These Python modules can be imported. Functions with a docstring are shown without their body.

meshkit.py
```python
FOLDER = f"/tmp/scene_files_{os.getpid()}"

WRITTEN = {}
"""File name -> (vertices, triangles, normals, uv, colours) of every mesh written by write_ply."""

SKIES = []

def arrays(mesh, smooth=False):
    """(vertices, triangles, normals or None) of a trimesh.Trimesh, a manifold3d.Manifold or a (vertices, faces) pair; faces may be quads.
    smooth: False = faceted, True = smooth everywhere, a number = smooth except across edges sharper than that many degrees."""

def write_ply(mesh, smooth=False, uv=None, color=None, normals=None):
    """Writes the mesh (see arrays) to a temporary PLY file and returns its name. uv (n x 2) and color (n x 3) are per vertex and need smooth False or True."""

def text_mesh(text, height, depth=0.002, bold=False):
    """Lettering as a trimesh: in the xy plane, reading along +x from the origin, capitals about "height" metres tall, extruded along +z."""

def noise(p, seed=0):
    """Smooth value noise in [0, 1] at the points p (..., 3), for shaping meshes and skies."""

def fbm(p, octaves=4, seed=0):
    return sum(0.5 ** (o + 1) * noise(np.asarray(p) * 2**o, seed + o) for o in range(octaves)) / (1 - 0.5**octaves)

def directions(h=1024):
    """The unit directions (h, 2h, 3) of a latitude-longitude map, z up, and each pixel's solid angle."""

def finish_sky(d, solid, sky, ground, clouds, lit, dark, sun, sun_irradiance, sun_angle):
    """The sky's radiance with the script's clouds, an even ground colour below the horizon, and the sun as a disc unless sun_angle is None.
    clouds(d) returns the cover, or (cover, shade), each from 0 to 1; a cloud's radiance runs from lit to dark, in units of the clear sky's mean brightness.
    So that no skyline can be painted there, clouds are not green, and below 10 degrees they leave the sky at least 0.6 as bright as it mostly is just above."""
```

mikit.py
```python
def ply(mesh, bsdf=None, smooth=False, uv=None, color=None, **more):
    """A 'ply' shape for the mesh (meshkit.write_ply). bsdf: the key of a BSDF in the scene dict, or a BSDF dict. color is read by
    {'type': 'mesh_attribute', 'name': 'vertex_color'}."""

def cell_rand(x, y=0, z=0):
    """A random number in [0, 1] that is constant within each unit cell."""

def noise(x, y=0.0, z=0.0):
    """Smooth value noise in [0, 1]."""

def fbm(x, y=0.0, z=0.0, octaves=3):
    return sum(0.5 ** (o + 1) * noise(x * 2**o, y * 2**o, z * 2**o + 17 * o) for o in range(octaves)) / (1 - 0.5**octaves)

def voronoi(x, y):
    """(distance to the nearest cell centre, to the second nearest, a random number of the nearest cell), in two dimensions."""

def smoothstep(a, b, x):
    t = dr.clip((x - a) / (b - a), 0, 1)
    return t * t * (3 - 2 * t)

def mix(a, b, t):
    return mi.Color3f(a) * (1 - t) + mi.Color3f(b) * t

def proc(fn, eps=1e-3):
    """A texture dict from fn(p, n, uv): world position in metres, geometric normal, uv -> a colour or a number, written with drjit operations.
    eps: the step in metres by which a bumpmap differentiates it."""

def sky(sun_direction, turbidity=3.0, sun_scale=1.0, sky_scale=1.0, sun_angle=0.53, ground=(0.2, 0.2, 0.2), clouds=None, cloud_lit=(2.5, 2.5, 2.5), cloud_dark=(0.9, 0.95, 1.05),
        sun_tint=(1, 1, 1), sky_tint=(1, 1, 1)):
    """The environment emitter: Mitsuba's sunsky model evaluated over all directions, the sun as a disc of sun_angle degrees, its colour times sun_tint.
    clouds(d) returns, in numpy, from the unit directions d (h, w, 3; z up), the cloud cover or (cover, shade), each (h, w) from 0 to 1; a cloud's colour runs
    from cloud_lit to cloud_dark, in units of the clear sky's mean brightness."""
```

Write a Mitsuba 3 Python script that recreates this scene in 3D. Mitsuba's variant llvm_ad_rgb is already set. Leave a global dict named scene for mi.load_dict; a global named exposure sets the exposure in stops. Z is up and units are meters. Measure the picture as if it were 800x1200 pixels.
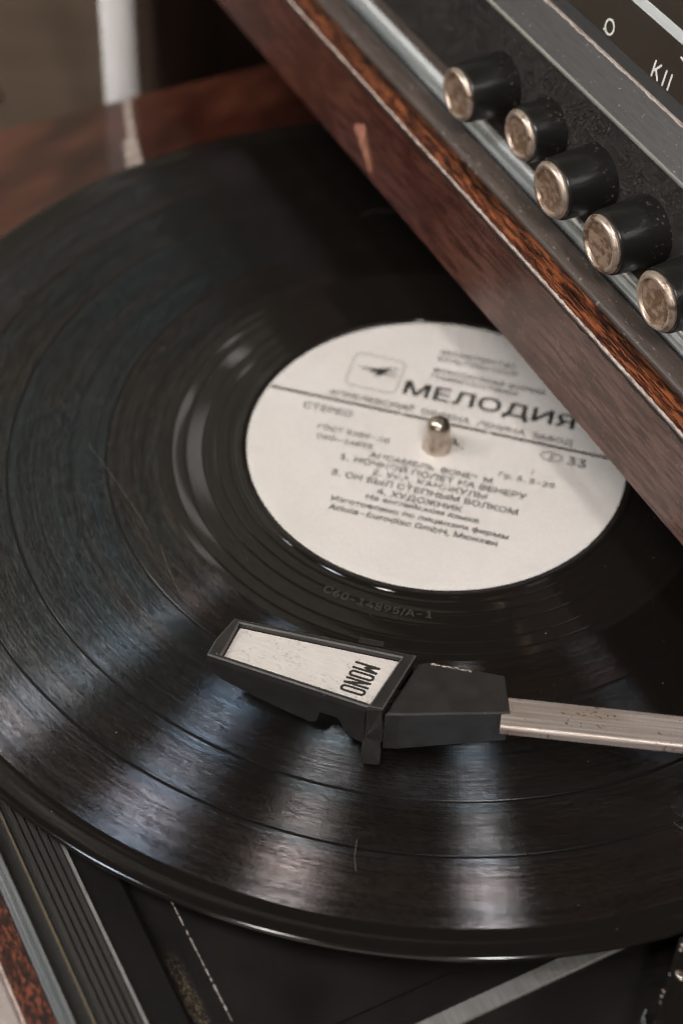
import math, numpy as np, trimesh, mitsuba as mi, mikit, meshkit, drjit as dr
from shapely.geometry import Polygon, LineString, box as sbox
from shapely import affinity
from shapely.geometry.polygon import orient
from mikit import noise, fbm, voronoi, smoothstep, mix

# ------------------------------------------------------------------ camera, light, exposure
scene, labels = {}, {}
exposure = 0.22
MM = 0.001
F_PX, CAM_Y, CAM_Z, PITCH, YAW, ROLL = 2095.44, -337.957, 328.749, 0.811911, -0.0714845, 0.0507966
fw = np.array([math.sin(YAW) * math.cos(PITCH), math.cos(YAW) * math.cos(PITCH), -math.sin(PITCH)])
rt = np.cross(fw, [0, 0, 1.0]); rt /= np.linalg.norm(rt); up = np.cross(rt, fw)
up = up * math.cos(ROLL) - rt * math.sin(ROLL)
eye = np.array([0, CAM_Y, CAM_Z]) * MM
T = mi.ScalarTransform4f
scene['camera'] = {'type': 'thinlens', 'fov': math.degrees(2 * math.atan(400 / F_PX)), 'fov_axis': 'x',
                   'aperture_radius': 0.0034, 'focus_distance': 0.407, 'near_clip': 0.01, 'far_clip': 20.0,
                   'to_world': T().look_at(origin=eye.tolist(), target=(eye + fw).tolist(), up=up.tolist())}
scene['room_light'] = {'type': 'constant', 'radiance': {'type': 'rgb', 'value': [0.046, 0.035, 0.026]}}

AU = math.radians(-56.7)                      # the cabinet's long side
U = np.array([math.cos(AU), math.sin(AU), 0]); V = np.array([-U[1], U[0], 0]); Z = np.array([0, 0, 1.0])
UVZ = np.stack([U, V, Z], 1)                  # columns


def cab(m):
    """a mesh given in (u, v, z) millimetres of the cabinet -> world millimetres"""
    m = m.copy(); m.vertices = np.asarray(m.vertices) @ UVZ.T
    return m


def add(key, mesh, bsdf, smooth=30, label=None, category=None, group=None, kind=None, uv=None, emitter=None):
    if hasattr(mesh, 'to_mesh'):
        q = mesh.to_mesh(); mesh = trimesh.Trimesh(q.vert_properties[:, :3], q.tri_verts, process=False)
    mesh = trimesh.Trimesh(np.asarray(mesh.vertices) * MM, mesh.faces, process=False)
    base, n = key, 0
    while key in scene:
        n += 1; key = f'{base}_{n:03d}'
    more = {'emitter': emitter} if emitter else {}
    scene[key] = mikit.ply(mesh, bsdf, smooth=smooth, uv=uv, **more)
    tag(key, label, category, group, kind)
    return key


def tag(key, label=None, category=None, group=None, kind=None):
    d = {k: v for k, v in dict(label=label, category=category, group=group, kind=kind).items() if v}
    if d: labels[key] = d


cat = trimesh.util.concatenate


def bx(x0, x1, y0, y1, z0, z1):
    m = trimesh.creation.box([x1 - x0, y1 - y0, z1 - z0]); m.apply_translation([(x0 + x1) / 2, (y0 + y1) / 2, (z0 + z1) / 2])
    return m


def extrude(poly, h, z=0):
    m = trimesh.creation.extrude_polygon(poly, h, engine='earcut'); m.apply_translation([0, 0, z])
    return m


def along_u(profile, u0, u1, bevel=0.0):
    """a (v, z) outline run along the cabinet's u axis, in cabinet millimetres"""
    poly = profile if isinstance(profile, Polygon) else Polygon(profile)
    if bevel: poly = poly.buffer(-bevel).buffer(bevel, quad_segs=4)
    m = trimesh.creation.extrude_polygon(poly, u1 - u0, engine='earcut')
    v = np.asarray(m.vertices); m.vertices = np.stack([u0 + v[:, 2], v[:, 0], v[:, 1]], 1)
    return m


def rbox(x0, x1, y0, y1, z0, z1, r=0.6):
    """a box with rounded vertical edges and a chamfered top"""
    p = sbox(x0, y0, x1, y1)
    p = p.buffer(-r).buffer(r, quad_segs=5)
    return chamfered(p, z0, z1, r * 0.5)


def chamfered(poly, z0, z1, c):
    """a convex-ish outline extruded, with its top edge chamfered (a ring between the outline and its inset)"""
    import manifold3d as m3
    cs = lambda q: m3.CrossSection([np.asarray(orient(q).exterior.coords)[:-1].tolist()])
    low = m3.Manifold.extrude(cs(poly), z1 - z0 - c).translate([0, 0, z0])
    inset = poly.buffer(-c, join_style=2)
    pts = [(x, y, z1) for x, y in np.asarray(inset.exterior.coords)[:-1]] + [(x, y, z1 - c) for x, y in np.asarray(poly.exterior.coords)[:-1]]
    if poly.convex_hull.area < poly.area * 1.001:
        low = low + m3.Manifold.hull_points(np.array(pts))
    else:
        low = low + m3.Manifold.extrude(cs(inset), c).translate([0, 0, z1 - c])
    q = low.to_mesh()
    return trimesh.Trimesh(q.vert_properties[:, :3], q.tri_verts, process=False)


def lathe(profile, n=96):
    """a mesh of revolution about z with uv = (angle, arc)"""
    p = np.asarray(profile, float); k = len(p)
    a = np.linspace(0, 2 * math.pi, n + 1)
    v = np.stack([np.outer(np.cos(a), p[:, 0]), np.outer(np.sin(a), p[:, 0]), np.outer(np.ones(n + 1), p[:, 1])], -1).reshape(-1, 3)
    s = np.r_[0, np.cumsum(np.linalg.norm(np.diff(p, axis=0), axis=1))]
    uv = np.stack([np.repeat(a / (2 * math.pi), k), np.tile(s * 0.01, n + 1)], 1)
    f = []
    i, j = np.meshgrid(np.arange(n), np.arange(k - 1), indexing='ij')
    q = (i * k + j).ravel()
    f = np.vstack([np.stack([q, q + k, q + k + 1], 1), np.stack([q, q + k + 1, q + 1], 1)])
    return trimesh.Trimesh(v, f, process=False), uv


def clean_lathe(profile, n=64):
    m, _ = lathe(profile, n)
    m.merge_vertices(); m.update_faces(m.nondegenerate_faces()); 
    return m


# ------------------------------------------------------------------ materials
def rgb(*c): return {'type': 'rgb', 'value': [float(x) for x in c]}


def uvz(p):
    return p.x * U[0] * 1000 + p.y * U[1] * 1000, p.x * V[0] * 1000 + p.y * V[1] * 1000, p.z * 1000


def material(key, color, rough, two=True, bump=None, bump_scale=1.0, eps=1e-4, **kw):
    b = {'type': 'principled', 'base_color': color if isinstance(color, dict) else rgb(*color), 'roughness': rough, **kw}
    if bump: b = {'type': 'bumpmap', 'arbitrary': mikit.proc(bump, eps), 'bsdf': b, 'scale': bump_scale}
    scene[key] = {'type': 'twosided', 'bsdf': b} if two else b


# vinyl grooves: light spreads far across the grooves and little along them
def groove_spec(tint, seed, level):
    def fn(p, n, uv):
        r = dr.sqrt(p.x * p.x + p.y * p.y) * 1000
        a = dr.atan2(p.y, p.x)
        row = dr.floor(r * 3.3)                                        # groove by groove: each has its own runs of loud and quiet
        run = noise(row * 7.37 + seed, a * 26.0 + 40 * mikit.cell_rand(row, 3), 2)
        grain = noise(row * 3.1, a * r * 1.1, seed)
        ring = 0.5 * noise(r * 0.8 + seed * 3, 0.5, 1.5) + 0.5 * mikit.cell_rand(row, 5)
        k = level * (0.60 + 0.8 * run) * (0.45 + 1.2 * grain) * (0.55 + 1.05 * ring)
        hue = noise(r * 0.23 + seed, a * 3.0, 7)
        c = mix((tint[0] * 1.12, tint[1] * 0.97, tint[2] * 0.96), (tint[0] * 0.86, tint[1] * 1.0, tint[2] * 1.12), hue)
        return c * k
    return mikit.proc(fn)


for i, (tint, av, lv) in enumerate((((1.0, 0.97, 1.0), 0.48, 0.105), ((0.94, 1.0, 1.04), 0.44, 0.082), ((0.86, 1.0, 1.10), 0.43, 0.078), ((1.0, 0.97, 0.96), 0.40, 0.068))):
    scene[f'groove_{i}'] = {'type': 'twosided', 'bsdf': {'type': 'blendbsdf', 'weight': 0.82,
        'a': {'type': 'diffuse', 'reflectance': rgb(0.034, 0.026, 0.021)},
        'b': {'type': 'roughconductor', 'material': 'none', 'distribution': 'beckmann', 'alpha_u': 0.030, 'alpha_v': av, 'specular_reflectance': groove_spec(tint, 3.1 * i + 1, lv)}}}
material('vinyl_smooth', (0.008, 0.0064, 0.0055), 0.10, specular=0.42)
material('vinyl_run_out', (0.009, 0.0072, 0.006), 0.05, specular=0.5)
material('vinyl_gap', (0.006, 0.005, 0.005), 0.2, specular=0.3)
material('stamp', (0.05, 0.043, 0.038), 0.35)
material('dust', (0.36, 0.32, 0.28), 0.9)
material('hair', (0.075, 0.062, 0.052), 0.6)


def paper(p, n, uv):
    c = mix((0.69, 0.635, 0.59), (0.63, 0.57, 0.52), fbm(p.x * 60 + 3, p.y * 60, 1, 3))
    return c * (0.96 + 0.08 * noise(p.x * 2600, p.y * 2600, 2))
material('paper', mikit.proc(paper), 0.62, specular=0.3)
material('ink', (0.018, 0.015, 0.013), 0.6)
material('ink_soft', (0.06, 0.052, 0.046), 0.6)
material('ink_faint', (0.30, 0.27, 0.25), 0.6)
material('ink_line', (0.04, 0.03, 0.02), 0.6)


def steel(p, n, uv):
    return mix((0.55, 0.47, 0.40), (0.30, 0.22, 0.16), smoothstep(0.45, 0.75, fbm(p.x * 900, p.y * 900, p.z * 500, 3)))
material('steel', mikit.proc(steel), 0.22, metallic=0.95)


def wood_top(p, n, uv):
    u, v, z = uvz(p)
    w = fbm(u * 0.03, v * 0.25, 1, 3)
    g = fbm(u * 0.22 + v * 0.25 + w * 3, v * 1.9 + w * 3 + z * 2, 5, 3)
    pores = smoothstep(0.50, 0.62, fbm(u * 0.30 + v * 0.3 + 9, v * 3.4 + z * 3, 2, 3))
    c = mix((0.075, 0.021, 0.010), (0.26, 0.078, 0.029), smoothstep(0.30, 0.65, g))
    c = mix(c, (0.014, 0.008, 0.007), pores * 0.92)
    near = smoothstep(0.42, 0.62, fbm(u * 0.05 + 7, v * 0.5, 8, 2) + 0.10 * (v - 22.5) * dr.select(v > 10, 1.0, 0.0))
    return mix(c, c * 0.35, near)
material('wood_top', mikit.proc(wood_top), 0.42, specular=0.4)


def wood_side(p, n, uv):
    u, v, z = uvz(p)
    g = fbm(u * 0.5 + v * 0.3, v * 1.6 + z, 5, 3)
    pores = smoothstep(0.42, 0.58, fbm(u * 0.9 + v * 0.5 + 9, v * 2.6 + z * 3, 2, 3))
    return mix(mix((0.040, 0.012, 0.007), (0.165, 0.046, 0.022), smoothstep(0.35, 0.7, g)), (0.014, 0.008, 0.007), pores * 0.9)
material('wood_side', mikit.proc(wood_side), 0.42, specular=0.4)
material('pale_rail', mikit.proc(lambda p, n, uv: mix((0.36, 0.30, 0.275), (0.27, 0.215, 0.195), fbm(p.x * 90, p.y * 60, 3, 3))), 0.45)


def wood_face(p, n, uv):
    u, v, z = uvz(p)
    g = fbm(u * 0.16, z * 1.1, 3, 3)
    fine = fbm(u * 1.3 + 5, z * 5.0, v, 2)
    haze = fbm(u * 0.045 + 2, z * 0.05, 9, 3)
    c = mix((0.060, 0.031, 0.024), (0.150, 0.094, 0.078), smoothstep(0.25, 0.75, g))
    c = c * (0.62 + 0.76 * fine)
    c = mix(c, (0.055, 0.021, 0.014), smoothstep(0.35, 0.8, 1 - haze) * 0.8)
    c = mix(c, (0.23, 0.165, 0.14), smoothstep(0.70, 0.86, fbm(u * 0.7, z * 0.9, 6, 3)) * 0.5)
    warm = 1 - smoothstep(-70.0, 20.0, u)                       # darker and redder towards the far end
    c = c * mi.Color3f(0.86, 0.66, 0.58)
    return mix(c, c * mi.Color3f(0.78, 0.50, 0.42), warm)
material('wood_face', mikit.proc(wood_face), 0.30, specular=0.5)


def wood_rim(p, n, uv):
    u, v, z = uvz(p)
    g = fbm(u * 0.06 + v * 0.02, v * 0.03, 1, 3)
    f = fbm(u * 1.6, v * 0.12, 4, 3)
    c = mix((0.026, 0.008, 0.005), (0.085, 0.027, 0.015), smoothstep(0.25, 0.72, g))
    return c * (0.8 + 0.4 * f)
material('wood_rim', mikit.proc(wood_rim), 0.12, specular=0.6)
material('wear', mikit.proc(lambda p, n, uv: mix((0.20, 0.12, 0.09), (0.62, 0.52, 0.46), fbm(p.x * 700, p.y * 700, p.z * 700, 2))), 0.5)
material('wear_dim', mikit.proc(lambda p, n, uv: mix((0.10, 0.075, 0.06), (0.46, 0.40, 0.36), fbm(p.x * 300, p.y * 300, p.z * 700, 2))), 0.5)
material('bare_wood', mikit.proc(lambda p, n, uv: mix((0.20, 0.065, 0.04), (0.46, 0.20, 0.13), smoothstep(0.3, 0.6, fbm(p.x * 500, p.y * 500, p.z * 200, 3)))), 0.6)
material('black_seam', (0.012, 0.010, 0.009), 0.6)


def moulding_col(p, n, uv):
    u, v, z = uvz(p)
    c = mix((0.042, 0.029, 0.023), (0.098, 0.074, 0.062), fbm(u * 0.12, v * 1.2, z, 3))
    return mix(c, (0.30, 0.25, 0.22), smoothstep(0.74, 0.84, fbm(u * 0.8, v * 1.7, 2, 3)) * 0.6)
material('moulding', mikit.proc(moulding_col), 0.40, specular=0.5)


def chrome_col(p, n, uv):
    u, v, z = uvz(p)
    return mix((0.86, 0.86, 0.86), (0.70, 0.69, 0.68), smoothstep(0.5, 0.8, fbm(u * 0.25, v * 2, z * 2, 3)))
material('chrome', mikit.proc(chrome_col), 0.28, metallic=0.55)


def leather_bump(p, n, uv):
    u, v, z = uvz(p)
    d1, d2, _ = voronoi(u * 0.95 + 0.5 * noise(u, z, 1), z * 0.95)
    return smoothstep(0.0, 0.45, d2 - d1) * 0.6 + 0.4 * noise(u * 3.1, z * 3.1, 4)


def leather_col(p, n, uv):
    u, v, z = uvz(p)
    c = mix((0.017, 0.0135, 0.012), (0.032, 0.026, 0.023), fbm(u * 0.08, z * 0.1, 3, 3))
    dust = smoothstep(0.74, 0.80, fbm(u * 2.2, z * 2.2, 11, 2)) * smoothstep(0.4, 0.8, fbm(u * 0.06, z * 0.08, 5, 2))
    return mix(c, (0.24, 0.20, 0.17), dust * 0.5)
material('leather', mikit.proc(leather_col), 0.42, bump=leather_bump, bump_scale=0.0013, specular=0.45)


def knob_col(p, n, uv):
    u, v, z = uvz(p)
    s = smoothstep(0.66, 0.80, fbm(u * 1.2 + 3, z * 1.2, v * 1.2, 3)) * smoothstep(33.5, 39.0, v)
    return mix((0.011, 0.010, 0.009), (0.20, 0.15, 0.09), s * 0.7)
material('knob', mikit.proc(knob_col), 0.26, specular=0.5)


def cap_col(p, n, uv):
    u, v, z = uvz(p)
    k = fbm(u * 0.8, z * 0.8, 1, 3)
    c = mix((0.25, 0.155, 0.10), (0.47, 0.335, 0.25), smoothstep(0.3, 0.7, k))
    return mix(c, (0.13, 0.075, 0.05), smoothstep(0.62, 0.80, fbm(u * 3.2, z * 3.2, 6, 2)) * 0.35)
scene['cap'] = {'type': 'twosided', 'bsdf': {'type': 'blendbsdf', 'weight': 0.62, 'a': {'type': 'diffuse', 'reflectance': mikit.proc(cap_col)},
    'b': {'type': 'roughconductor', 'material': 'none', 'distribution': 'ggx', 'alpha_u': 0.3, 'alpha_v': 0.3, 'specular_reflectance': mikit.proc(cap_col)}}}
material('cap_ring', mikit.proc(lambda p, n, uv: mix((0.50, 0.40, 0.325), (0.20, 0.125, 0.08), smoothstep(0.5, 0.75, fbm(p.x * 500, p.y * 500, p.z * 500, 3)))), 0.38, metallic=0.7)


def bevel_col(p, n, uv):
    u, v, z = uvz(p)
    s = fbm(u * 0.25, v * 4.5 + z * 4.5, 2, 2)
    c = mix((0.032, 0.0275, 0.0275), (0.062, 0.055, 0.055), s)
    return mix(c, (0.40, 0.38, 0.37), smoothstep(0.86, 0.90, fbm(u * 1.3, z * 2.2, 8, 2)) * 0.7)
material('bevel', mikit.proc(bevel_col), 0.42, specular=0.5)
material('trim_line', (0.62, 0.59, 0.56), 0.3, metallic=0.8)
material('dial', mikit.proc(lambda p, n, uv: mix((0.026, 0.019, 0.014), (0.040, 0.030, 0.022), fbm(p.x * 40, p.y * 40, p.z * 40, 3))), 0.3, specular=0.5)
material('dial_print', (0.68, 0.66, 0.62), 0.6)
material('dial_bar', (0.56, 0.57, 0.55), 0.5)
material('black_plastic', mikit.proc(lambda p, n, uv: mix((0.020, 0.018, 0.017), (0.034, 0.031, 0.029), fbm(p.x * 120, p.y * 120, p.z * 120, 3))), 0.40, specular=0.45)


def shell_col(p, n, uv):
    c = mix((0.014, 0.0122, 0.011), (0.030, 0.0265, 0.0243), fbm(p.x * 300, p.y * 300, p.z * 300, 4))
    return mix(c, (0.30, 0.28, 0.26), smoothstep(0.82, 0.88, fbm(p.x * 1100, p.y * 1100, p.z * 1100, 2)) * 0.5)
material('shell', mikit.proc(shell_col), 0.33, specular=0.5)
material('shell_edge', mikit.proc(lambda p, n, uv: mix((0.05, 0.047, 0.044), (0.15, 0.142, 0.135), fbm(p.x * 350, p.y * 350, p.z * 350, 3))), 0.3, specular=0.5)
material('shell_side', mikit.proc(lambda p, n, uv: mix((0.009, 0.008, 0.007), (0.020, 0.017, 0.015), fbm(p.x * 300, p.y * 300, p.z * 300, 3))), 0.42, specular=0.4)


def plate_col(p, n, uv):
    x, y = p.x * 1000, p.y * 1000
    a, b = x * 0.972 - y * 0.235, y * 0.972 + x * 0.235
    c = mix((0.64, 0.58, 0.53), (0.54, 0.48, 0.43), fbm(a * 0.5, b * 4.0, 3, 3))
    c = mix(c, (0.40, 0.33, 0.28), smoothstep(0.58, 0.8, fbm(a * 1.6 + 8, b * 2.6, 1, 3)) * smoothstep(0.45, 0.75, noise(a * 0.22 + 3, b * 0.3, 4)) * 0.7)
    d = dr.abs(dr.sqrt(dr.square(a + 16.5) + dr.square((b + 98.2) * 1.0)) - 2.6)      # faint round mark near the tip
    return mix(c, (0.45, 0.38, 0.33), smoothstep(0.35, 0.05, d) * 0.35)
material('plate', mikit.proc(plate_col), 0.5, specular=0.3)


def tube_col(p, n, uv):
    x, y, z = p.x * 1000, p.y * 1000, p.z * 1000
    lines = fbm(x * 0.05, y * 3.4 + z * 1.5, 2, 3)
    c = mix((0.33, 0.265, 0.23), (0.56, 0.48, 0.43), smoothstep(0.1, 0.9, lines))
    stain = smoothstep(0.45, 0.75, fbm(x * 0.05, y * 0.45, 4, 3))
    c = mix(c, (0.30, 0.21, 0.155), stain * 0.55)
    return mix(c, (0.05, 0.035, 0.028), smoothstep(0.78, 0.84, noise(x * 1.9, y * 2.8, 7)) * smoothstep(0.5, 0.7, noise(x * 0.2, y * 0.8, 3)) * 0.7)
scene['tube'] = {'type': 'twosided', 'bsdf': {'type': 'principled', 'base_color': mikit.proc(tube_col), 'roughness': 0.42, 'metallic': 0.55}}


def deck_col(p, n, uv):
    u, v, z = uvz(p)
    c = mix((0.006, 0.005, 0.0045), (0.014, 0.012, 0.011), fbm(u * 0.09, v * 0.09, 1, 4))
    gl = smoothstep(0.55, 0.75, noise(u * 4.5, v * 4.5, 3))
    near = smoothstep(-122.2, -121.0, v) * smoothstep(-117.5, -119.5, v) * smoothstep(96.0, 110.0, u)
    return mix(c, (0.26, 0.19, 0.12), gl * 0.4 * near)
material('deck', mikit.proc(deck_col), 0.40, specular=0.16)
material('deck_plate', (0.008, 0.0068, 0.006), 0.4, specular=0.2)
material('ridge', (0.032, 0.028, 0.025), 0.36, specular=0.5)
material('brass', (0.45, 0.36, 0.24), 0.35, metallic=0.8)


def strip_col(p, n, uv):
    u, v, z = uvz(p)
    return mix((0.26, 0.25, 0.235), (0.42, 0.405, 0.38), fbm(v * 1.8, u * 0.2, 2, 3))
material('grey_metal', mikit.proc(strip_col), 0.36, metallic=0.6)


def side_metal(p, n, uv):
    u, v, z = uvz(p)
    return mix((0.17, 0.18, 0.185), (0.40, 0.41, 0.415), smoothstep(0.3, 0.7, fbm(u * 0.02, v * 2.6, 2, 2)))
material('side_metal', mikit.proc(side_metal), 0.34, metallic=0.6)
material('post', (0.84, 0.80, 0.78), 0.5)
material('scuff_reflection', mikit.proc(lambda p, n, uv: mix((0.14, 0.085, 0.06), (0.52, 0.44, 0.38), fbm(p.x * 500, p.y * 500, 3, 3))), 0.4)
material('wall', mikit.proc(lambda p, n, uv: mix((0.52, 0.52, 0.43), (0.60, 0.60, 0.50), fbm(p.x * 4, p.y * 4, p.z * 4, 3))), 0.9)
material('dark_wood', mikit.proc(lambda p, n, uv: mix((0.020, 0.011, 0.008), (0.040, 0.021, 0.015), fbm(p.x * 20, p.y * 20, p.z * 5, 3))), 0.4)
material('table', mikit.proc(lambda p, n, uv: mix((0.05, 0.03, 0.02), (0.09, 0.055, 0.035), fbm(p.x * 8, p.y * 60, 1, 3))), 0.45)

# ------------------------------------------------------------------ unseen light panes placed outside the picture to light the scene
def pane(direction, dist, w, h, radiance):
    d = np.array(direction, float); d /= np.linalg.norm(d)
    c = d * dist * 1000
    x = np.cross([0, 0, 1.0], d); x = np.array([1.0, 0, 0]) if np.linalg.norm(x) < 1e-6 else x / np.linalg.norm(x)
    y = np.cross(d, x)
    w *= 500; h *= 500
    v = np.array([c - x * w - y * h, c + x * w - y * h, c + x * w + y * h, c - x * w + y * h])
    m = trimesh.Trimesh(v, [[0, 2, 1], [0, 3, 2]], process=False)
    if m.face_normals[0] @ d > 0: m.invert()
    k = add('unseen_light_pane', m, None, smooth=False, kind='structure', emitter={'type': 'area', 'radiance': rgb(*radiance)})
    scene[k]['bsdf'] = {'type': 'diffuse', 'reflectance': rgb(0.1, 0.1, 0.1)}


pane((-0.84, 0.16, 0.52), 1.7, 0.80, 0.55, (8.0, 7.3, 6.5))  # broad key light added on the left, unseen
pane((-0.10, -0.85, 0.40), 2.2, 1.5, 0.8, (1.5, 1.38, 1.22))  # wide soft fill light added from behind the camera
pane((0.22, -0.58, 0.79), 1.6, 0.10, 0.32, (84, 83, 81))  # this and the next three: added for the bright streaks on the grooves
pane((-0.21, -0.42, 0.88), 1.6, 0.10, 0.32, (56, 53, 49))
pane((-0.50, -0.28, 0.82), 1.6, 0.10, 0.32, (44, 50, 57))
pane((-0.78, -0.10, 0.62), 1.6, 0.10, 0.32, (48, 47, 46))
# narrow window slits in the room behind the cabinet, above the picture
for v0, v1, z0, z1, L in ((61, 71, 283, 450, 1.5), (89, 96, 259, 277, 2.0), (126, 138, 250, 275, 1.8), (112, 166, 226, 249, 0.3)):
    m = trimesh.Trimesh([U * -330 + V * v + Z * z for v, z in ((v0, z0), (v1, z0), (v1, z1), (v0, z1))], [[0, 1, 2], [0, 2, 3]], process=False)
    if m.face_normals[0] @ U < 0: m.invert()
    k = add('unseen_light_pane', m, None, smooth=False, kind='structure', emitter={'type': 'area', 'radiance': rgb(L, L * 0.95, L * 0.9)})
    scene[k]['bsdf'] = {'type': 'diffuse', 'reflectance': rgb(0.1, 0.1, 0.1)}

# ------------------------------------------------------------------ the setting
add('wall', cab(bx(-620, -600, -900, 900, -400, 900)), 'wall', False, kind='structure')
add('tabletop', cab(bx(-420, 420, -420, 420, -90, -70)), 'table', False, kind='structure')

pm, _ = lathe([(0, 420), (5.2, 420), (5.8, 418), (5.8, -70), (0, -70)], 48)
pm.apply_translation(U * -216 + V * -1.6)
bm = trimesh.creation.extrude_polygon(Polygon([(-34, -62), (-30.5, -63.6), (-20.8, -68.5), (-13.6, -73.6), (-5.3, -83.4), (-5, -200), (-60, -200), (-60, -64)]).buffer(-1.5).buffer(1.5), 40, engine='earcut')
bv = np.asarray(bm.vertices); bm.vertices = np.stack([-340 + bv[:, 2], bv[:, 0], bv[:, 1]], 1); bm.fix_normals()
add('dark_case', cab(bm), 'dark_wood', 30, label='small dark sloping object against the wall, at the far left edge behind the rim', category='case')
add('white_post', pm, 'post', 40, label='white upright post standing behind the back rim of the turntable cabinet', category='post')
dk = cab(rbox(-310, -270, 31, 330, -120, 118, 3))
add('dark_cabinet', dk, 'dark_wood', 20, label='dark brown wooden cabinet right of the white post', category='cabinet')

# ------------------------------------------------------------------ turntable cabinet
P = 'record_player'
tag(P, 'dark wooden turntable cabinet with a metal tonearm, under the black vinyl record', 'record player')
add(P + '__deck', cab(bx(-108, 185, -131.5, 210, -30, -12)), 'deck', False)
add(P + '__body', cab(bx(-188, 190, -153, 215, -70, -30.2)), 'dark_wood', False)
add(P + '__back_rim', cab(along_u([(-153, -30), (215, -30), (215, -4), (-153, -4)], -188, -108.2)), 'wood_rim', False, label='glossy reddish brown wooden back rim')
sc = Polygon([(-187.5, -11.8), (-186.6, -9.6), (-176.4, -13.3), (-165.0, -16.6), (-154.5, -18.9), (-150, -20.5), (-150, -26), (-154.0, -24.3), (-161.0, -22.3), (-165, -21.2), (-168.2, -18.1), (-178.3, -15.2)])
add(P + '__scuff_reflection', cab(extrude(sc, 0.1, -4.02)), 'scuff_reflection', False, label='pale scuffed streak with painted post reflection on the back rim')  # worn streak with the white post's reflection painted into its colour
# left side: veneered edge, metal trim, dark channel, fine ridges
add(P + '__side_board', cab(along_u([(-152.9, -30), (-147.4, -30), (-147.4, -6), (-152.2, -6), (-152.9, -6.7)], -108, 190)), 'wood_side', False, label='red brown veneered side edge')
add(P + '__outer_rail', cab(along_u([(-176, -30), (-153.7, -30), (-153.7, -7.2), (-154.3, -6.6), (-176, -6.6)], -108, 190)), 'pale_rail', False, label='pale pinkish rail outside the veneered edge')
add(P + '__rail_edge', cab(along_u([(-153.6, -12), (-153.0, -12), (-153.0, -6.4), (-153.6, -6.4)], -108, 190)), 'wear', False)
add(P + '__metal_trim', cab(along_u([(-147.2, -30), (-143.9, -30), (-143.9, -6.6), (-144.1, -6.2), (-144.9, -5.9), (-145.2, -6.4), (-145.6, -5.9), (-146.6, -5.9), (-147.2, -6.4)], -108, 190)), 'side_metal', False, label='grey metal trim strip')
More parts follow.
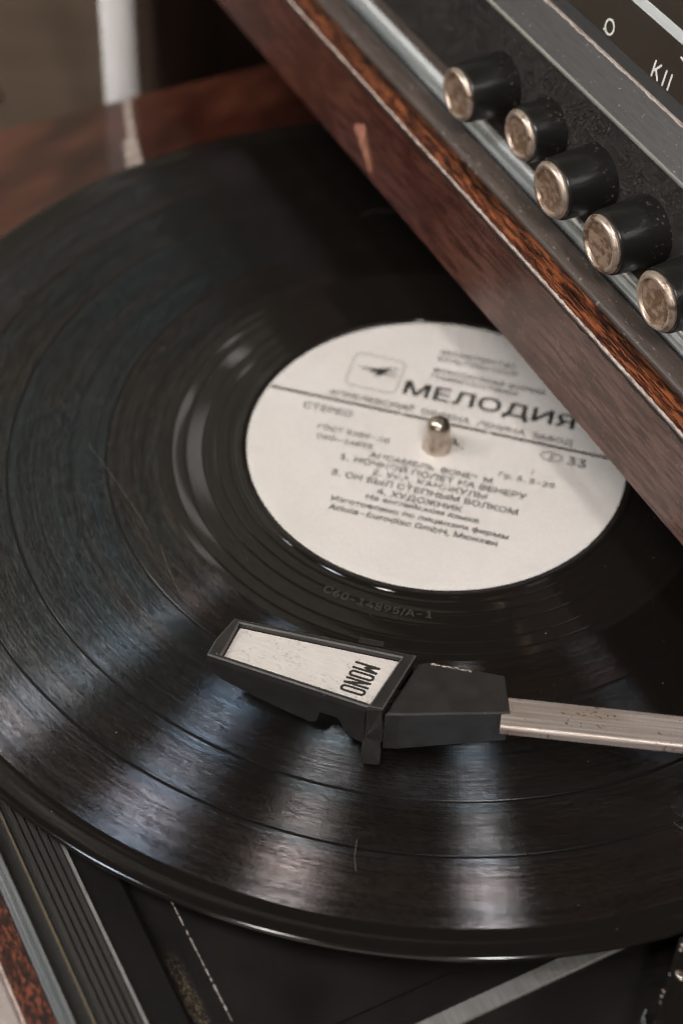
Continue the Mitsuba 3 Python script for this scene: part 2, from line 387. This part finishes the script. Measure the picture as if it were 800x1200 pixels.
add(P + '__channel', cab(bx(-108, 190, -143.9, -131.5, -30, -10)), 'black_seam', False)
for k in range(6):
    v = -140.4 + k * 1.55
    w = 0.5 if k == 0 else 1.25
    add(P + '__ridge', cab(along_u([(v, -10), (v + w, -10), (v + w, -8.8), (v + w - 0.2, -8.5), (v + 0.2, -8.5), (v, -8.8)], -108, 190)), 'brass' if k == 0 else 'ridge', False)
add(P + '__ridge_edge', cab(along_u([(-131.2, -10), (-130.5, -10), (-130.5, -8), (-131.2, -8)], -108, 190)), 'grey_metal', False)
add(P + '__deck_plate', cab(along_u([(-130.2, -11.9), (-122.2, -11.9), (-122.2, -9.6), (-123.0, -9), (-130.2, -9)], -108, 190)), 'deck_plate', False)
# dotted worn bright edge of the deck panel
rng = np.random.default_rng(5)
pts, dots = 40.0, []
while pts < 170:
    w = rng.uniform(0.5, 2.2); h = rng.uniform(0.18, 0.45)
    if rng.random() < 0.85: dots.append(bx(pts, pts + w, -114.5 - h / 2, -114.5 + h / 2, -11.0, -10.9 + rng.uniform(0, .15)))
    pts += w + rng.uniform(0.1, 0.9)
add(P + '__edge_wear', cab(cat(dots)), 'wear_dim', False, kind='stuff')
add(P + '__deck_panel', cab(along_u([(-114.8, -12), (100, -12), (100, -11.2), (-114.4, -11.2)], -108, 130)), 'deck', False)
# grey metal strip across the front of the deck, rest block in the corner
add(P + '__metal_strip', cab(rbox(137.2, 141.3, -112, -31, -12, -11.0, 0.5)), 'grey_metal', 30, label='grey brushed metal strip across the deck front')
rng = np.random.default_rng(8)
fl = [bx(u - w, u + w, v - w * .6, v + w * .6, 4.98, 5.08) for u, v, w in ((159.8, -37.6, .28), (160.6, -38.6, .22), (161.6, -39.6, .2), (153.0, -28.2, .45), (153.6, -29.2, .35), (157.2, -34.4, .18))]
add(P + '__arm_rest__edge_wear', cab(cat(fl)), 'wear', False, kind='stuff')  # bright flecks stand for highlights and worn specks on the block edge
nub = trimesh.creation.icosphere(2, 1.1); nub.apply_scale([1.2, 0.8, 0.5]); nub.apply_translation([158.4, -32.6, 5.1])
add(P + '__arm_rest__rivet', cab(nub), 'steel', True, label='small pale rivet on the black block')
add(P + '__platter', lathe([(0, -3), (118, -3), (120, -4), (120, -10), (118, -11.8), (0, -11.8)], 128)[0], 'black_plastic', 30)
sp = [(0, 10.4), (1.0, 10.25), (2.0, 9.7), (2.8, 8.8), (3.2, 7.7), (3.25, 6.6), (3.15, 5.5), (3.3, 3.8), (3.6, 2.0), (3.85, 0.6), (3.9, 0.0), (3.9, -4)]
add(P + '__spindle', clean_lathe(sp[::-1], 64), 'steel', 40, label='domed steel spindle through the record label')
bp = Polygon([(168, -46), (150.5, -27.0), (150.0, -4), (185, -4), (185, -46)])
rb = cab(chamfered(bp.buffer(-2).buffer(2, quad_segs=5), -12, 5, 1.5))
for x, y in ((156.2, -36.6), (158.6, -35.2)):
    bt = LineString([(x, y), (x + 0.8, y - 1.2), (x + 4, y - 2.6)]).buffer(0.22)
    add(P + '__bracket', cab(extrude(bt, 2.2, -11.9)), 'side_metal', False)
add(P + '__arm_rest', rb, 'vinyl_smooth', 30, label='black glossy block at the front of the deck')

# ------------------------------------------------------------------ the record
R = 'vinyl_record'
tag(R, 'black long-playing vinyl record with a white printed label on the turntable', 'record')


def ring(r0, r1, n=720, z=0.0, rows=None):
    rows = rows or max(2, int((r1 - r0) / 1.5))
    return lathe([(r, z) for r in np.linspace(r0, r1, rows)], n)


GAPS = [(86.2, 0.55), (111.6, 0.5), (125.8, 0.5)]
edges = [72.0, 86.2, 111.6, 125.8, 143.2]
for i in range(4):
    r0 = edges[i] + (0.39 if i else 0); r1 = edges[i + 1] - (0.39 if i < 3 else 0)
    m, uv = ring(r0, r1)
    add(R + '__groove_band', m, f'groove_{3 - i}', True, uv=uv)
for r, w in GAPS:
    m, uv = lathe([(r - 0.4, 0), (r - 0.22, -0.14), (r + 0.22, -0.14), (r + 0.4, 0)], 720)
    add(R + '__track_gap', m, 'vinyl_gap', 20)
rim = [(143.2, 0), (143.6, -0.06), (144.6, -0.06), (145.2, 0.02), (145.6, -0.03), (146.3, 0.06), (147.0, 0.16), (148.4, 0.30), (149.4, 0.29), (150.0, 0.10), (150.4, -0.25), (150.5, -0.6), (150.3, -1.0), (149.7, -1.35), (148, -1.5), (0, -1.5)]
add(R + '__rim', lathe(rim, 720)[0], 'vinyl_smooth', True)
# run-out area with its single wide spiral, and the pressed ring round the label
prof = [(72.0, 0.0)]
for c in (69.6, 66.0, 61.2, 57.6, 54.4):
    prof += [(c + 0.5, 0), (c + 0.28, 0.03), (c + 0.1, -0.09), (c - 0.1, -0.09), (c - 0.28, 0.03), (c - 0.5, 0)]
prof += [(53.0, 0), (52.6, 0.02)] + [(51.6 + 0.8 * math.cos(t), 0.02 + 0.30 * math.sin(t)) for t in np.linspace(0.1, math.pi, 9)] + [(50.5, -0.15), (50.2, -0.18), (49.6, -0.12), (0, -0.12)]
add(R + '__run_out', lathe(prof[::-1], 720)[0], 'vinyl_run_out', 50)
lab = [(0, 0.06), (14.5, 0.06), (14.9, 0.14), (15.3, 0.14), (15.7, 0.06), (30, 0.06), (46, 0.06), (49.3, 0.03), (49.9, -0.10)]
add(R + '__paper_label', clean_lathe(lab[::-1], 360), 'paper', 20, label='white paper label printed with dark Cyrillic text')

AT = math.radians(-9.275)
RT = np.array([[math.cos(AT), -math.sin(AT), 0], [math.sin(AT), math.cos(AT), 0], [0, 0, 1]])


def fit_text(txt, x0, x1, y, h, bold=False, z=0.03, depth=0.1, slant=0.0):
    m = meshkit.text_mesh(txt, h, depth, True)
    v = np.asarray(m.vertices).copy()
    v[:, 0] = x0 + (v[:, 0] - v[:, 0].min()) * (x1 - x0) / np.ptp(v[:, 0])
    v[:, 0] += slant * v[:, 1]
    v[:, 1] += y; v[:, 2] += z
    return trimesh.Trimesh(v, m.faces, process=False)


def print_on_label(key, m, mat='ink'):
    m.vertices = np.asarray(m.vertices) @ RT.T
    add(R + '__paper_label__' + key, m, mat, False)


LINES = [('МЕЛОДИЯ', -13.8, 33.4, 17.5, 5.2, True, 'ink'), ('АПРЕЛЕВСКИЙ  ОРДЕНА  ЛЕНИНА  ЗАВОД', -32.8, 34.2, 11.1, 2.0, False, 'ink_soft'),
         ('СТЕРЕО', -38.0, -24.4, 4.0, 2.3, False, 'ink_soft'), ('33', 34.0, 38.9, 3.9, 2.9, True, 'ink'),
         ('ГОСТ 5289-80', -32.0, -12.4, -2.6, 1.7, True, 'ink'), ('С60—14895', -31.3, -16.1, -6.1, 1.7, True, 'ink'),
         ('АНСАМБЛЬ  BONEY M', -16.1, 16.7, -8.9, 1.8, True, 'ink'), ('Гр. 3. 3-25', 17.8, 32.6, -5.9, 1.7, True, 'ink'), ('1', 25.8, 26.4, -2.4, 1.7, False, 'ink'),
         ('1. НОЧНОЙ ПОЛЕТ НА ВЕНЕРУ', -23.3, 26.3, -12.0, 2.0, False, 'ink'), ('2. УРА, КАНИКУЛЫ', -13.8, 16.5, -15.0, 2.0, False, 'ink'),
         ('3. ОН БЫЛ СТЕПНЫМ ВОЛКОМ', -24.0, 25.3, -18.1, 2.0, False, 'ink'), ('4. ХУДОЖНИК', -10.9, 11.6, -21.3, 2.0, False, 'ink'),
         ('На английском языке', -13.1, 16.5, -23.8, 1.7, True, 'ink'), ('Изготовлено по лицензии фирмы', -21.4, 24.8, -27.0, 1.7, True, 'ink'),
         ('Ariola-Eurodisc GmbH, Мюнхен', -21.2, 22.6, -30.1, 1.8, True, 'ink'),
         ('МИНИСТЕРСТВО', -7.5, 13.6, 36.2, 1.7, True, 'ink'), ('КУЛЬТУРЫ СССР', -7.7, 14.7, 33.3, 1.7, False, 'ink'),
         ('ВСЕСОЮЗНАЯ ФИРМА', -7.7, 23.6, 28.4, 1.6, True, 'ink'), ('ГРАММПЛАСТИНОК', -7.9, 16.7, 25.7, 1.6, False, 'ink')]
for txt, x0, x1, y, h, b, mat in LINES:
    print_on_label('lettering', fit_text(txt, x0, x1, y, h, b), mat)
print_on_label('divider_line', bx(-48.4, 49.0, 8.9, 9.85, 0.02, 0.13), 'ink_line')
ov = affinity.scale(sbox(-1, -1, 1, 1).centroid.buffer(1, quad_segs=16), 3.0, 1.75)
ovm = extrude(affinity.translate(ov.difference(affinity.scale(ov, 0.90, 0.82)), 29.7, 5.4), 0.1, 0.03)
print_on_label('speed_mark', cat([ovm, fit_text('2', 29.2, 30.25, 4.6, 1.6, False)]), 'ink')
q = sbox(-30.0, 16.2, -15.4, 30.0); q = q.buffer(-2.2).buffer(2.2, quad_segs=8)
print_on_label('emblem_frame', extrude(q.difference(q.buffer(-0.42)), 0.1, 0.03), 'ink_faint')
# the maker's mark: a long winged stroke with fanned feathers on the right
mark = [Polygon([(-28.4, 24.1), (-22.5, 23.5), (-20.6, 25.4), (-22.6, 25.0), (-24.6, 24.6)]), Polygon([(-24.6, 22.4), (-20.2, 24.4), (-18.2, 26.6), (-21.8, 25.2)]),
        Polygon([(-22.8, 21.6), (-20.8, 22.6), (-19.6, 24.9), (-21.8, 24.2)])]
print_on_label('emblem', cat([extrude(m, 0.1, 0.03 + 0.004 * i) for i, m in enumerate(mark)]), 'ink')
fe = [Polygon([(-20.4, 23.3), (-16.8, 22.4), (-16.8, 22.75), (-20.2, 23.8)]), Polygon([(-19.7, 24.6), (-16.9, 24.0), (-16.9, 24.35), (-19.4, 25.1)]), Polygon([(-18.6, 26.0), (-16.9, 26.0), (-16.9, 26.35), (-18.3, 26.6)])]
print_on_label('emblem', cat([extrude(m, 0.1, 0.03) for m in fe]), 'ink_soft')
ink = [affinity.translate(affinity.scale(sbox(-1, -1, 1, 1).centroid.buffer(1), sx, sy), x, y) for x, y, sx, sy in ((4.4, 2.9, 0.35, 0.9), (5.2, 2.4, 0.5, 0.3), (4.0, 3.9, 0.3, 0.5), (6.4, 1.5, 0.35, 0.3))]
print_on_label('ink_blot', cat([extrude(m, 0.1, 0.03) for m in ink]), 'ink')

# the stamped matrix number, bent round the run-out
m = meshkit.text_mesh('С60-14895/А-1', 2.1, 0.05)
m = m.subdivide_to_size(0.6) if hasattr(m, 'subdivide_to_size') else m
v = np.asarray(m.vertices).copy()
r = 59.3 - (-0.0); a0, a1 = math.radians(-114.0), math.radians(-87.0)
t = (v[:, 0] - v[:, 0].min()) / np.ptp(v[:, 0])
a = a0 + (a1 - a0) * t; rr = 58.6 - v[:, 1]
rr = 59.0 - v[:, 1] * 1.0
m = trimesh.Trimesh(np.stack([rr * np.cos(a), rr * np.sin(a), v[:, 2] + 0.005], 1), m.faces, process=False)
add(R + '__matrix_number', m, 'stamp', False)

# dust and lint on the playing surface
rng = np.random.default_rng(11)
specks = []
for k in range(170):
    rr, a = math.sqrt(rng.uniform(52 ** 2, 147 ** 2)), rng.uniform(-math.pi, math.pi)
    s = rng.uniform(0.04, 0.10) * (1.7 if rng.random() < 0.08 else 1)
    d = trimesh.creation.icosphere(0, s); d.apply_scale([rng.uniform(0.6, 1.8), 1, 0.7]); d.apply_transform(trimesh.transformations.rotation_matrix(rng.uniform(0, 6), [0, 0, 1]))
    d.apply_translation([rr * math.cos(a), rr * math.sin(a), 0.05]); specks.append(d)
for pts, w in ((((-90.5, -11.9), (-85.4, -18.2), (-79.4, -26.0), (-73.4, -34.3), (-69.3, -40.2)), 0.14), (((-65.4, -44.9), (-61.8, -52.8), (-57.7, -60.1)), 0.12), (((-8.4, -123.6), (-8.5, -128), (-7.8, -131.5)), 0.16), (((60, -110), (63, -112.5), (64, -116)), 0.1), (((-30, 96), (-26, 99), (-20, 100)), 0.12)):
    add(R + '__lint', extrude(LineString(pts).buffer(w / 2), 0.1, 0.02), 'hair', False)
add(R + '__dust', cat(specks), 'dust', False, kind='stuff')

# ------------------------------------------------------------------ tonearm
A = P + '__tonearm'
tag(A, 'tonearm with a dark pickup head and a worn metal tube')
tube_p = sbox(-101.7, 13.4, -92.9, 16.6); tube_p = tube_p.buffer(-1.1).buffer(1.1, quad_segs=5)
tm = trimesh.creation.extrude_polygon(tube_p, 170, engine='earcut')
tv = np.asarray(tm.vertices); tm.vertices = np.stack([20 + tv[:, 2], tv[:, 0], tv[:, 1]], 1)
add(A + '__tube', tm, 'tube', 40, label='worn grey metal tube with lengthwise scratches')
add(A + '__pivot_post', cat([trimesh.Trimesh(*(lambda q: (q.vertices + [182, -97, 0], q.faces))(lathe([(0, 19), (9, 19), (10, 18), (10, -12), (0, -12)], 48)[0]))]), 'black_plastic', 30)

H = np.array([(-45.8, -92.3), (-44.6, -87.8), (-41.3, -81.0), (0.3, -86.2), (-5.8, -102.3), (-9.4, -101.9)])
shell_out = Polygon(H)
plate_p = Polygon([(-42.4, -91.8), (-39.9, -82.5), (-3.2, -87.4), (-8.7, -100.7)])
def chamfer_frame(outer, inner, z0, z1, c):
    """a flat frame with bevelled upper edges"""
    def loop(poly, d, n0=None):
        return np.asarray(orient(poly.buffer(d, join_style=2) if d else poly).exterior.coords)[:-1]
    def quads(a, za, b, zb):
        k = len(a); v = np.r_[np.c_[a, np.full(k, za)], np.c_[b, np.full(k, zb)]]; i = np.arange(k); j = (i + 1) % k
        return trimesh.Trimesh(v, np.r_[np.c_[i, j, j + k], np.c_[i, j + k, i + k]], process=False)
    def match(a, b):
        return np.array([b[np.argmin(((b - x) ** 2).sum(1))] for x in a])
    o, i_ = loop(outer, 0), loop(inner, 0)
    oi, io = match(o, loop(outer, -c)), match(i_, loop(inner, c))
    flat = Polygon(oi).difference(Polygon(io))
    tv, tf = trimesh.creation.triangulate_polygon(flat, engine='earcut')
    lid = trimesh.Trimesh(np.c_[tv, np.full(len(tv), z1)], tf, process=False)
    return cat([quads(o, z0, o, z1 - c), lid, quads(i_, z1 - c, i_, z0)]), cat([quads(o, z1 - c, oi, z1), quads(io, z1, i_, z1 - c)])


sh, sh_edge = chamfer_frame(shell_out, plate_p.buffer(0.15, join_style=2), 16.9, 19.0, 0.32)
add(A + '__headshell', cat([sh, extrude(shell_out.buffer(-0.05), 0.8, 16.28)]), 'shell', False, label='grey black pickup head shell')
add(A + '__shell_edge', sh_edge, 'shell_edge', False)


def wall_strip(p0, p1, outline, t):
    """an upright wall along p0-p1: outline in (fraction of length, z), thickness t inward (to the left of p0-p1)"""
    p0, p1 = np.array(p0, float), np.array(p1, float); L = np.linalg.norm(p1 - p0); d = (p1 - p0) / L; nrm = np.array([-d[1], d[0]])
    m = trimesh.creation.extrude_polygon(Polygon([(s * L, z) for s, z in outline]), t, engine='earcut')
    v = np.asarray(m.vertices)
    xy = p0 + v[:, :1] * d + v[:, 2:3] * nrm
    m.vertices = np.c_[xy, v[:, 1]]; m.fix_normals()
    return m


front = wall_strip(H[0], H[5], [(0.005, 16.9), (0.005, 14.6), (0.055, 12.6), (0.10, 11.6), (0.30, 9.6), (0.50, 8.0), (0.66, 6.9), (0.70, 8.0), (0.715, 11.4), (0.75, 12.2), (0.82, 12.0), (0.855, 10.2), (0.885, 6.9), (0.94, 6.0), (0.999, 5.6), (0.999, 16.9)], 1.4)
back = wall_strip(H[3], H[2], [(0.01, 16.2), (0.01, 7), (0.6, 8), (0.99, 12), (0.99, 16.2)], 1.4)
left = wall_strip(H[2], H[0], [(0.03, 16.2), (0.03, 12.2), (0.97, 12.2), (0.97, 16.2)], 1.4)
add(A + '__side_wall', cat([front, back, left]), 'shell_side', False)
cart = extrude(Polygon([(-38, -92.2), (-37.2, -84.2), (-14, -87.5), (-15.5, -97.6)]), 8.0, 8.0)
add(A + '__cartridge', cart, 'black_plastic', False)
sty = trimesh.creation.cone(0.7, 7.5, sections=16); sty.apply_transform(trimesh.transformations.rotation_matrix(math.pi, [1, 0, 0])); sty.apply_translation([-33, -89, 7.9])
add(A + '__stylus', sty, 'grey_metal', 30)
# finger lift: a lever that hangs down at the front of the head shell
fl = Polygon([(-9.2, 19.2), (-5.9, 19.2), (-5.7, 15.5), (-5.2, 13.0), (-5.3, 9.5), (-5.8, 8.4), (-5.4, 7.0), (-5.4, 3.9), (-5.8, 3.2), (-9.2, 3.2), (-9.6, 4.1), (-9.6, 8.0), (-9.2, 10.0), (-9.3, 15.0)])
fm = trimesh.creation.extrude_polygon(fl.buffer(-0.3).buffer(0.3), 1.3, engine='earcut'); fv = np.asarray(fm.vertices)
fm.vertices = np.stack([fv[:, 0], -102.0 - fv[:, 2] - np.clip(9 - fv[:, 1], 0, 5) * 0.42 + np.clip(fv[:, 1] - 17, 0, 3) * 0.3, fv[:, 1] - 0.3], 1); fm.fix_normals()
add(A + '__finger_lift', fm, 'shell', False)
clip = extrude(Polygon([(-13.0, -82.6), (-12.8, -80.8), (-7.2, -81.6), (-7.4, -83.2)]), 1.2, 15.6)
add(A + '__clip', clip, 'shell', False)
pl = extrude(plate_p.buffer(-0.1, join_style=2), 0.35, 17.1)
add(A + '__name_plate', pl, 'plate', False, label='pale scratched name plate printed with the word MONO')
# reads across the plate, capitals towards the tube: (across, up) in letter units, then laid on the plate
def letter_o(x): return [(x + 0.68 + 0.68 * math.cos(t) , 2.8 + (1.9 if math.sin(t) > 0 else -1.9) + 0.75 * math.sin(t)) for t in np.linspace(0, 2 * math.pi, 41)]
glyphs = [[(0, 0.15), (0, 5.45), (0.78, 2.6), (1.56, 5.45), (1.56, 0.15)], letter_o(2.5), [(4.75, 0.15), (4.75, 5.45), (6.1, 0.15), (6.1, 5.45)], letter_o(7.0)]
mm = cat([extrude(LineString(g).buffer(0.31, quad_segs=5, join_style=1), 0.1) for g in glyphs])
mv = np.asarray(mm.vertices).copy()
o0, rd, ru = np.array([-12.95, -88.75]), np.array([-0.330, -0.944]), np.array([0.972, -0.235])
xy = o0 + mv[:, :1] * rd + mv[:, 1:2] * ru
mm = trimesh.Trimesh(np.c_[xy, mv[:, 2] + 17.40], mm.faces, process=False); mm.fix_normals()
add(A + '__lettering', mm, 'ink', False, label='black capital letters MONO')
cp = Polygon([(-5.2, -101.9), (0.8, -87.0), (3.7, -86.0), (20.4, -87.6), (21.9, -97.9), (-2.0, -101.6)])
import manifold3d as m3
bot = [(x * 0.99, y, z) for (x, y), z in zip(list(cp.exterior.coords)[:-1], (4.5, 5, 5, 7, 7, 4.5))]
topv = [(x, y, 17.0) for x, y in list(cp.buffer(-0.35, join_style=2).exterior.coords)[:-1]] + [(x, y, 16.6) for x, y in list(cp.exterior.coords)[:-1]]
add(A + '__connector', m3.Manifold.hull_points(np.array(bot + topv)), 'shell', False, label='dark wedge that joins the pickup head to the tube')
chips = []
rng = np.random.default_rng(3)
for k in range(26):
    t = rng.random() ** 1.5
    x, y = 3.7 + t * 9, -86.3 - t * 0.9 - rng.uniform(0, 0.5)
    chips.append(bx(x, x + rng.uniform(.2, .8), y - rng.uniform(.1, .35), y, 17.0, 17.06))
add(A + '__edge_wear', cat(chips), 'wear', False, kind='stuff')

# ------------------------------------------------------------------ radio receiver over the right of the record
Q = 'radio_receiver'
tag(Q, 'wooden radio receiver with five black control knobs, overhanging the record at upper right', 'radio')
U0, U1 = -225, 165
add(Q + '__shelf_board', cab(along_u([(18.4, 30), (40, 30), (40, 57.4), (19.0, 57.4), (18.4, 56.8)], U0, U1)), 'wood_face', False, label='brown wooden shelf front with dull scratched lacquer')
add(Q + '__veneer_strip', cab(bx(U0, U1, 19.1, 25.0, 57.42, 57.62)), 'wood_top', False, label='orange brown veneer strip on the shelf top')
add(Q + '__seam', cab(bx(U0, U1, 25.0, 33.4, 57.42, 57.55)), 'black_seam', False)


def ribbon(u0, u1, step, fn):
    """a thin worn strip lying on the shelf's chamfer: fn(u) -> (low, high) across the chamfer, 0 to 1"""
    us = np.arange(u0, u1, step); v, f = [], []
    for i, u in enumerate(us):
        lo, hi = fn(u)
        for s in (lo, hi):
            v.append((u, 18.4 + 0.7 * s - 0.06, 56.8 + 0.7 * s + 0.06))
        if i: k = 2 * i; f += [(k - 2, k, k + 1), (k - 2, k + 1, k - 1)]
    return trimesh.Trimesh(v, f, process=False)


def wear_fn(u):
    a = meshkit.fbm(np.array([[u * 0.5, 1.0, 0]]), 3, 1)[0]; b = meshkit.fbm(np.array([[u * 0.8, 5.0, 0]]), 3, 2)[0]
    return 0.1 + 0.35 * a, 0.55 + 0.5 * b
add(Q + '__worn_edge', cab(ribbon(U0, U1, 0.4, wear_fn)), 'wear', False, label='pale worn edge of the shelf')
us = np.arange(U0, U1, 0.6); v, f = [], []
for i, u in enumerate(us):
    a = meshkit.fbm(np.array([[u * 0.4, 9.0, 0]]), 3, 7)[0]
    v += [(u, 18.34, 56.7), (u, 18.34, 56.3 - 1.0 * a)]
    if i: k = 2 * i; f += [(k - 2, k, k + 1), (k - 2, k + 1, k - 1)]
add(Q + '__dark_edge_strip', cab(trimesh.Trimesh(v, f, process=False)), 'black_seam', False)  # thin dark strip just below the worn edge
# bare wood where the lacquer has chipped off
ch = Polygon([(-86.8, 40.5), (-85.0, 42.6), (-83.4, 43.4), (-81.2, 44.8), (-79.6, 44.0), (-78.7, 42.2), (-77.8, 40.3), (-77.4, 38.9), (-75.6, 36.8), (-75.1, 35.6), (-74.2, 32.7), (-75.8, 32.0), (-77.2, 32.4), (-78.0, 34.2), (-79.5, 34.9), (-80.6, 36.6), (-82.3, 36.9), (-83.0, 38.8), (-84.2, 39.4), (-85.1, 39.9)])
cm = trimesh.creation.extrude_polygon(ch, 0.12, engine='earcut'); cv = np.asarray(cm.vertices); cm.vertices = np.stack([cv[:, 0], 18.4 - cv[:, 2], cv[:, 1]], 1); cm.fix_normals()
add(Q + '__chipped_patch', cab(cm), 'bare_wood', False, label='orange patch of bare chipped wood')
mp = [(25.3, 57.5)] + [(28.7 + 3.4 * math.cos(t), 57.9 + 1.5 * math.sin(t)) for t in np.linspace(math.pi, 0, 14)] + [(32.1, 57.5)]
add(Q + '__moulding', cab(along_u(mp, U0, U1)), 'moulding', 40, label='grey brown rounded moulding')
nose = [(36.2 + 1.3 * math.cos(t), 60.0 + 1.3 * math.sin(t)) for t in np.linspace(2.75, 1.2, 10)]
add(Q + '__chrome_trim', cab(along_u([(34.4, 57.6), (35.0, 60.2)] + nose[1:] + [(37.2, 57.6)], U0, U1)), 'chrome', 35, label='polished chrome trim below the knobs')
add(Q + '__trim_slope', cab(along_u([(33.3, 57.6), (33.3, 58.3), (34.7, 60.3), (34.35, 57.6)], U0, U1)), 'side_metal', False)
add(Q + '__ledge', cab(along_u([(37.2, 57.6), (36.9, 60.9), (39.9, 60.9), (39.9, 57.6)], U0, U1)), 'moulding', False)  # brown colour stands in for the panel reflected in the chrome ledge
add(Q + '__control_panel', cab(bx(U0, U1, 40, 60, 57.5, 90.4)), 'leather', False, label='black leatherette control panel')
add(Q + '__trim_line', cab(along_u([(39.6, 90.2), (40.3, 90.2), (40.3, 91.0), (39.6, 90.8)], U0, U1)), 'trim_line', False)
add(Q + '__bevel', cab(along_u([(40.2, 91.0), (46.0, 98.2), (46.5, 98.3), (60, 98.3), (60, 91.0)], U0, U1)), 'bevel', False, label='dark grey bevelled bar below the dial')


def bevel_fn(u):
    a = meshkit.fbm(np.array([[u * 0.5, 1.0, 3]]), 3, 4)[0]
    return a
us = np.arange(U0, U1, 0.5); v, f = [], []
for i, u in enumerate(us):
    a, b = 0.25 + 0.5 * bevel_fn(u), 0.10
    v += [(u, 46.0 - a * 0.63 - 0.03, 98.2 - a * 0.78 + 0.03), (u, 46.15, 98.33)]
    if i: k = 2 * i; f += [(k - 2, k, k + 1), (k - 2, k + 1, k - 1)]
add(Q + '__bevel_wear', cab(trimesh.Trimesh(v, f, process=False)), 'wear', False)
add(Q + '__black_strip', cab(along_u([(46.6, 98.3), (48.1, 100.3), (60, 100.3), (60, 98.3)], U0, U1)), 'black_seam', False)  # plain black strip between the bevel and the dial
TG = math.tan(math.radians(9.5))
gz = lambda z: 48.3 + (z - 101.0) * TG
add(Q + '__dial_glass', cab(along_u([(gz(100.32), 100.32), (gz(150), 150), (70, 150), (70, 100.32)], U0, U1)), 'dial', False, label='dark brown radio dial')


def strokes(lines, w, h=0.05):
    return cat([extrude(LineString(l).buffer(w / 2, quad_segs=6), h, 0.004 * i) for i, l in enumerate(lines)])


def on_dial(lines, w):
    m = strokes(lines, w); v = np.asarray(m.vertices)
    m = trimesh.Trimesh(np.stack([v[:, 0], gz(v[:, 1]) - 0.02 - v[:, 2], v[:, 1]], 1), m.faces, process=False); m.fix_normals()
    return cab(m)


oval = [(-18.45 + 1.65 * math.cos(t), 102.8 + 1.75 * math.sin(t)) for t in np.linspace(0, 2 * math.pi, 33)]
add(Q + '__dial_glass__lettering', on_dial([oval, [(-20.2, 101.35), (-20.0, 101.6)]], 0.55), 'dial_print', False)
add(Q + '__dial_glass__lettering', on_dial([[(0.3, 100.75), (0.3, 104.35)], [(2.45, 104.4), (0.75, 102.3)], [(1.15, 102.75), (2.65, 100.8)]], 0.55), 'dial_print', False)
add(Q + '__dial_glass__lettering', on_dial([[(4.7, 100.75), (4.7, 104.3)]], 0.55), 'dial_print', False)
add(Q + '__dial_glass__lettering', on_dial([[(6.8, 100.75), (6.8, 104.4)]], 0.55), 'dial_print', False)
add(Q + '__dial_glass__lettering', on_dial([[(7.7, 109.4), (8.8, 109.1)]], 0.5), 'dial_print', False)
sb = [(gz(112.2) - 0.25, 112.2), (gz(114.7) - 0.25, 114.7), (gz(114.7) + 0.1, 114.7), (gz(112.2) + 0.1, 112.2)]
add(Q + '__dial_bar', cab(along_u(sb, U0, U1)), 'dial_bar', False, label='silver line across the dial')
add(Q + '__cabinet', cab(cat([bx(U0, U1, 72, 215, 57.5, 152), bx(U0, U1, 40.2, 215, 30, 57.2), bx(U0, U1, 170, 215, -29.8, 29.8), bx(U0, U1, 60.2, 72, 57.5, 100.8), bx(U0, U1, 70.3, 72, 101, 150)])), 'dark_wood', False)

for i, (u, z, L, rb) in enumerate(((-46.8, 73.0, 14.0, 8.2), (-24.3, 73.5, 9.2, 7.8), (-2.0, 73.3, 14.0, 8.4), (20.3, 73.0, 14.0, 8.5), (43.0, 73.0, 14.0, 8.5))):
    rc = rb * 0.90
    prof = [(0, 0), (rb, 0), (rb, 0.8), (rb * 0.985, 1.2), (rc + 0.15, L - 1.6), (rc - 0.1, L - 0.9), (rc - 0.7, L - 0.7), (0, L - 0.7)]
    ringp = [(rc - 0.6, L - 0.8), (rc - 0.45, L - 0.2), (rc - 0.6, L + 0.05), (rc - 0.75, L + 0.0), (rc - 0.85, L + 0.35), (rc - 1.3, L + 0.75), (rc - 1.9, L + 0.75), (rc - 2.2, L + 0.4), (rc - 2.3, L - 0.5)]
    capp = [(rc - 2.2, L - 0.1), (rc - 3.0, L + 0.05), (3.0, L - 0.25), (0.01, L - 0.4)]

    def face(m):
        v = np.asarray(m.vertices); m = m.copy()
        m.vertices = np.stack([u + v[:, 0], 40.0 - v[:, 2], z + v[:, 1]], 1)
        return cab(m)
    k = Q + '__knob' + (f'_{i:03d}' if i else '')
    add(k, face(clean_lathe(prof, 72)), 'knob', 30, label='shorter black knob, second from the left' if i == 1 else None)
    add(k + '__cap_ring', face(clean_lathe(ringp, 72)), 'cap_ring', 40)
    cm, cuv = lathe(capp, 72)
    add(k + '__cap', face(cm), 'cap', True, uv=cuv)
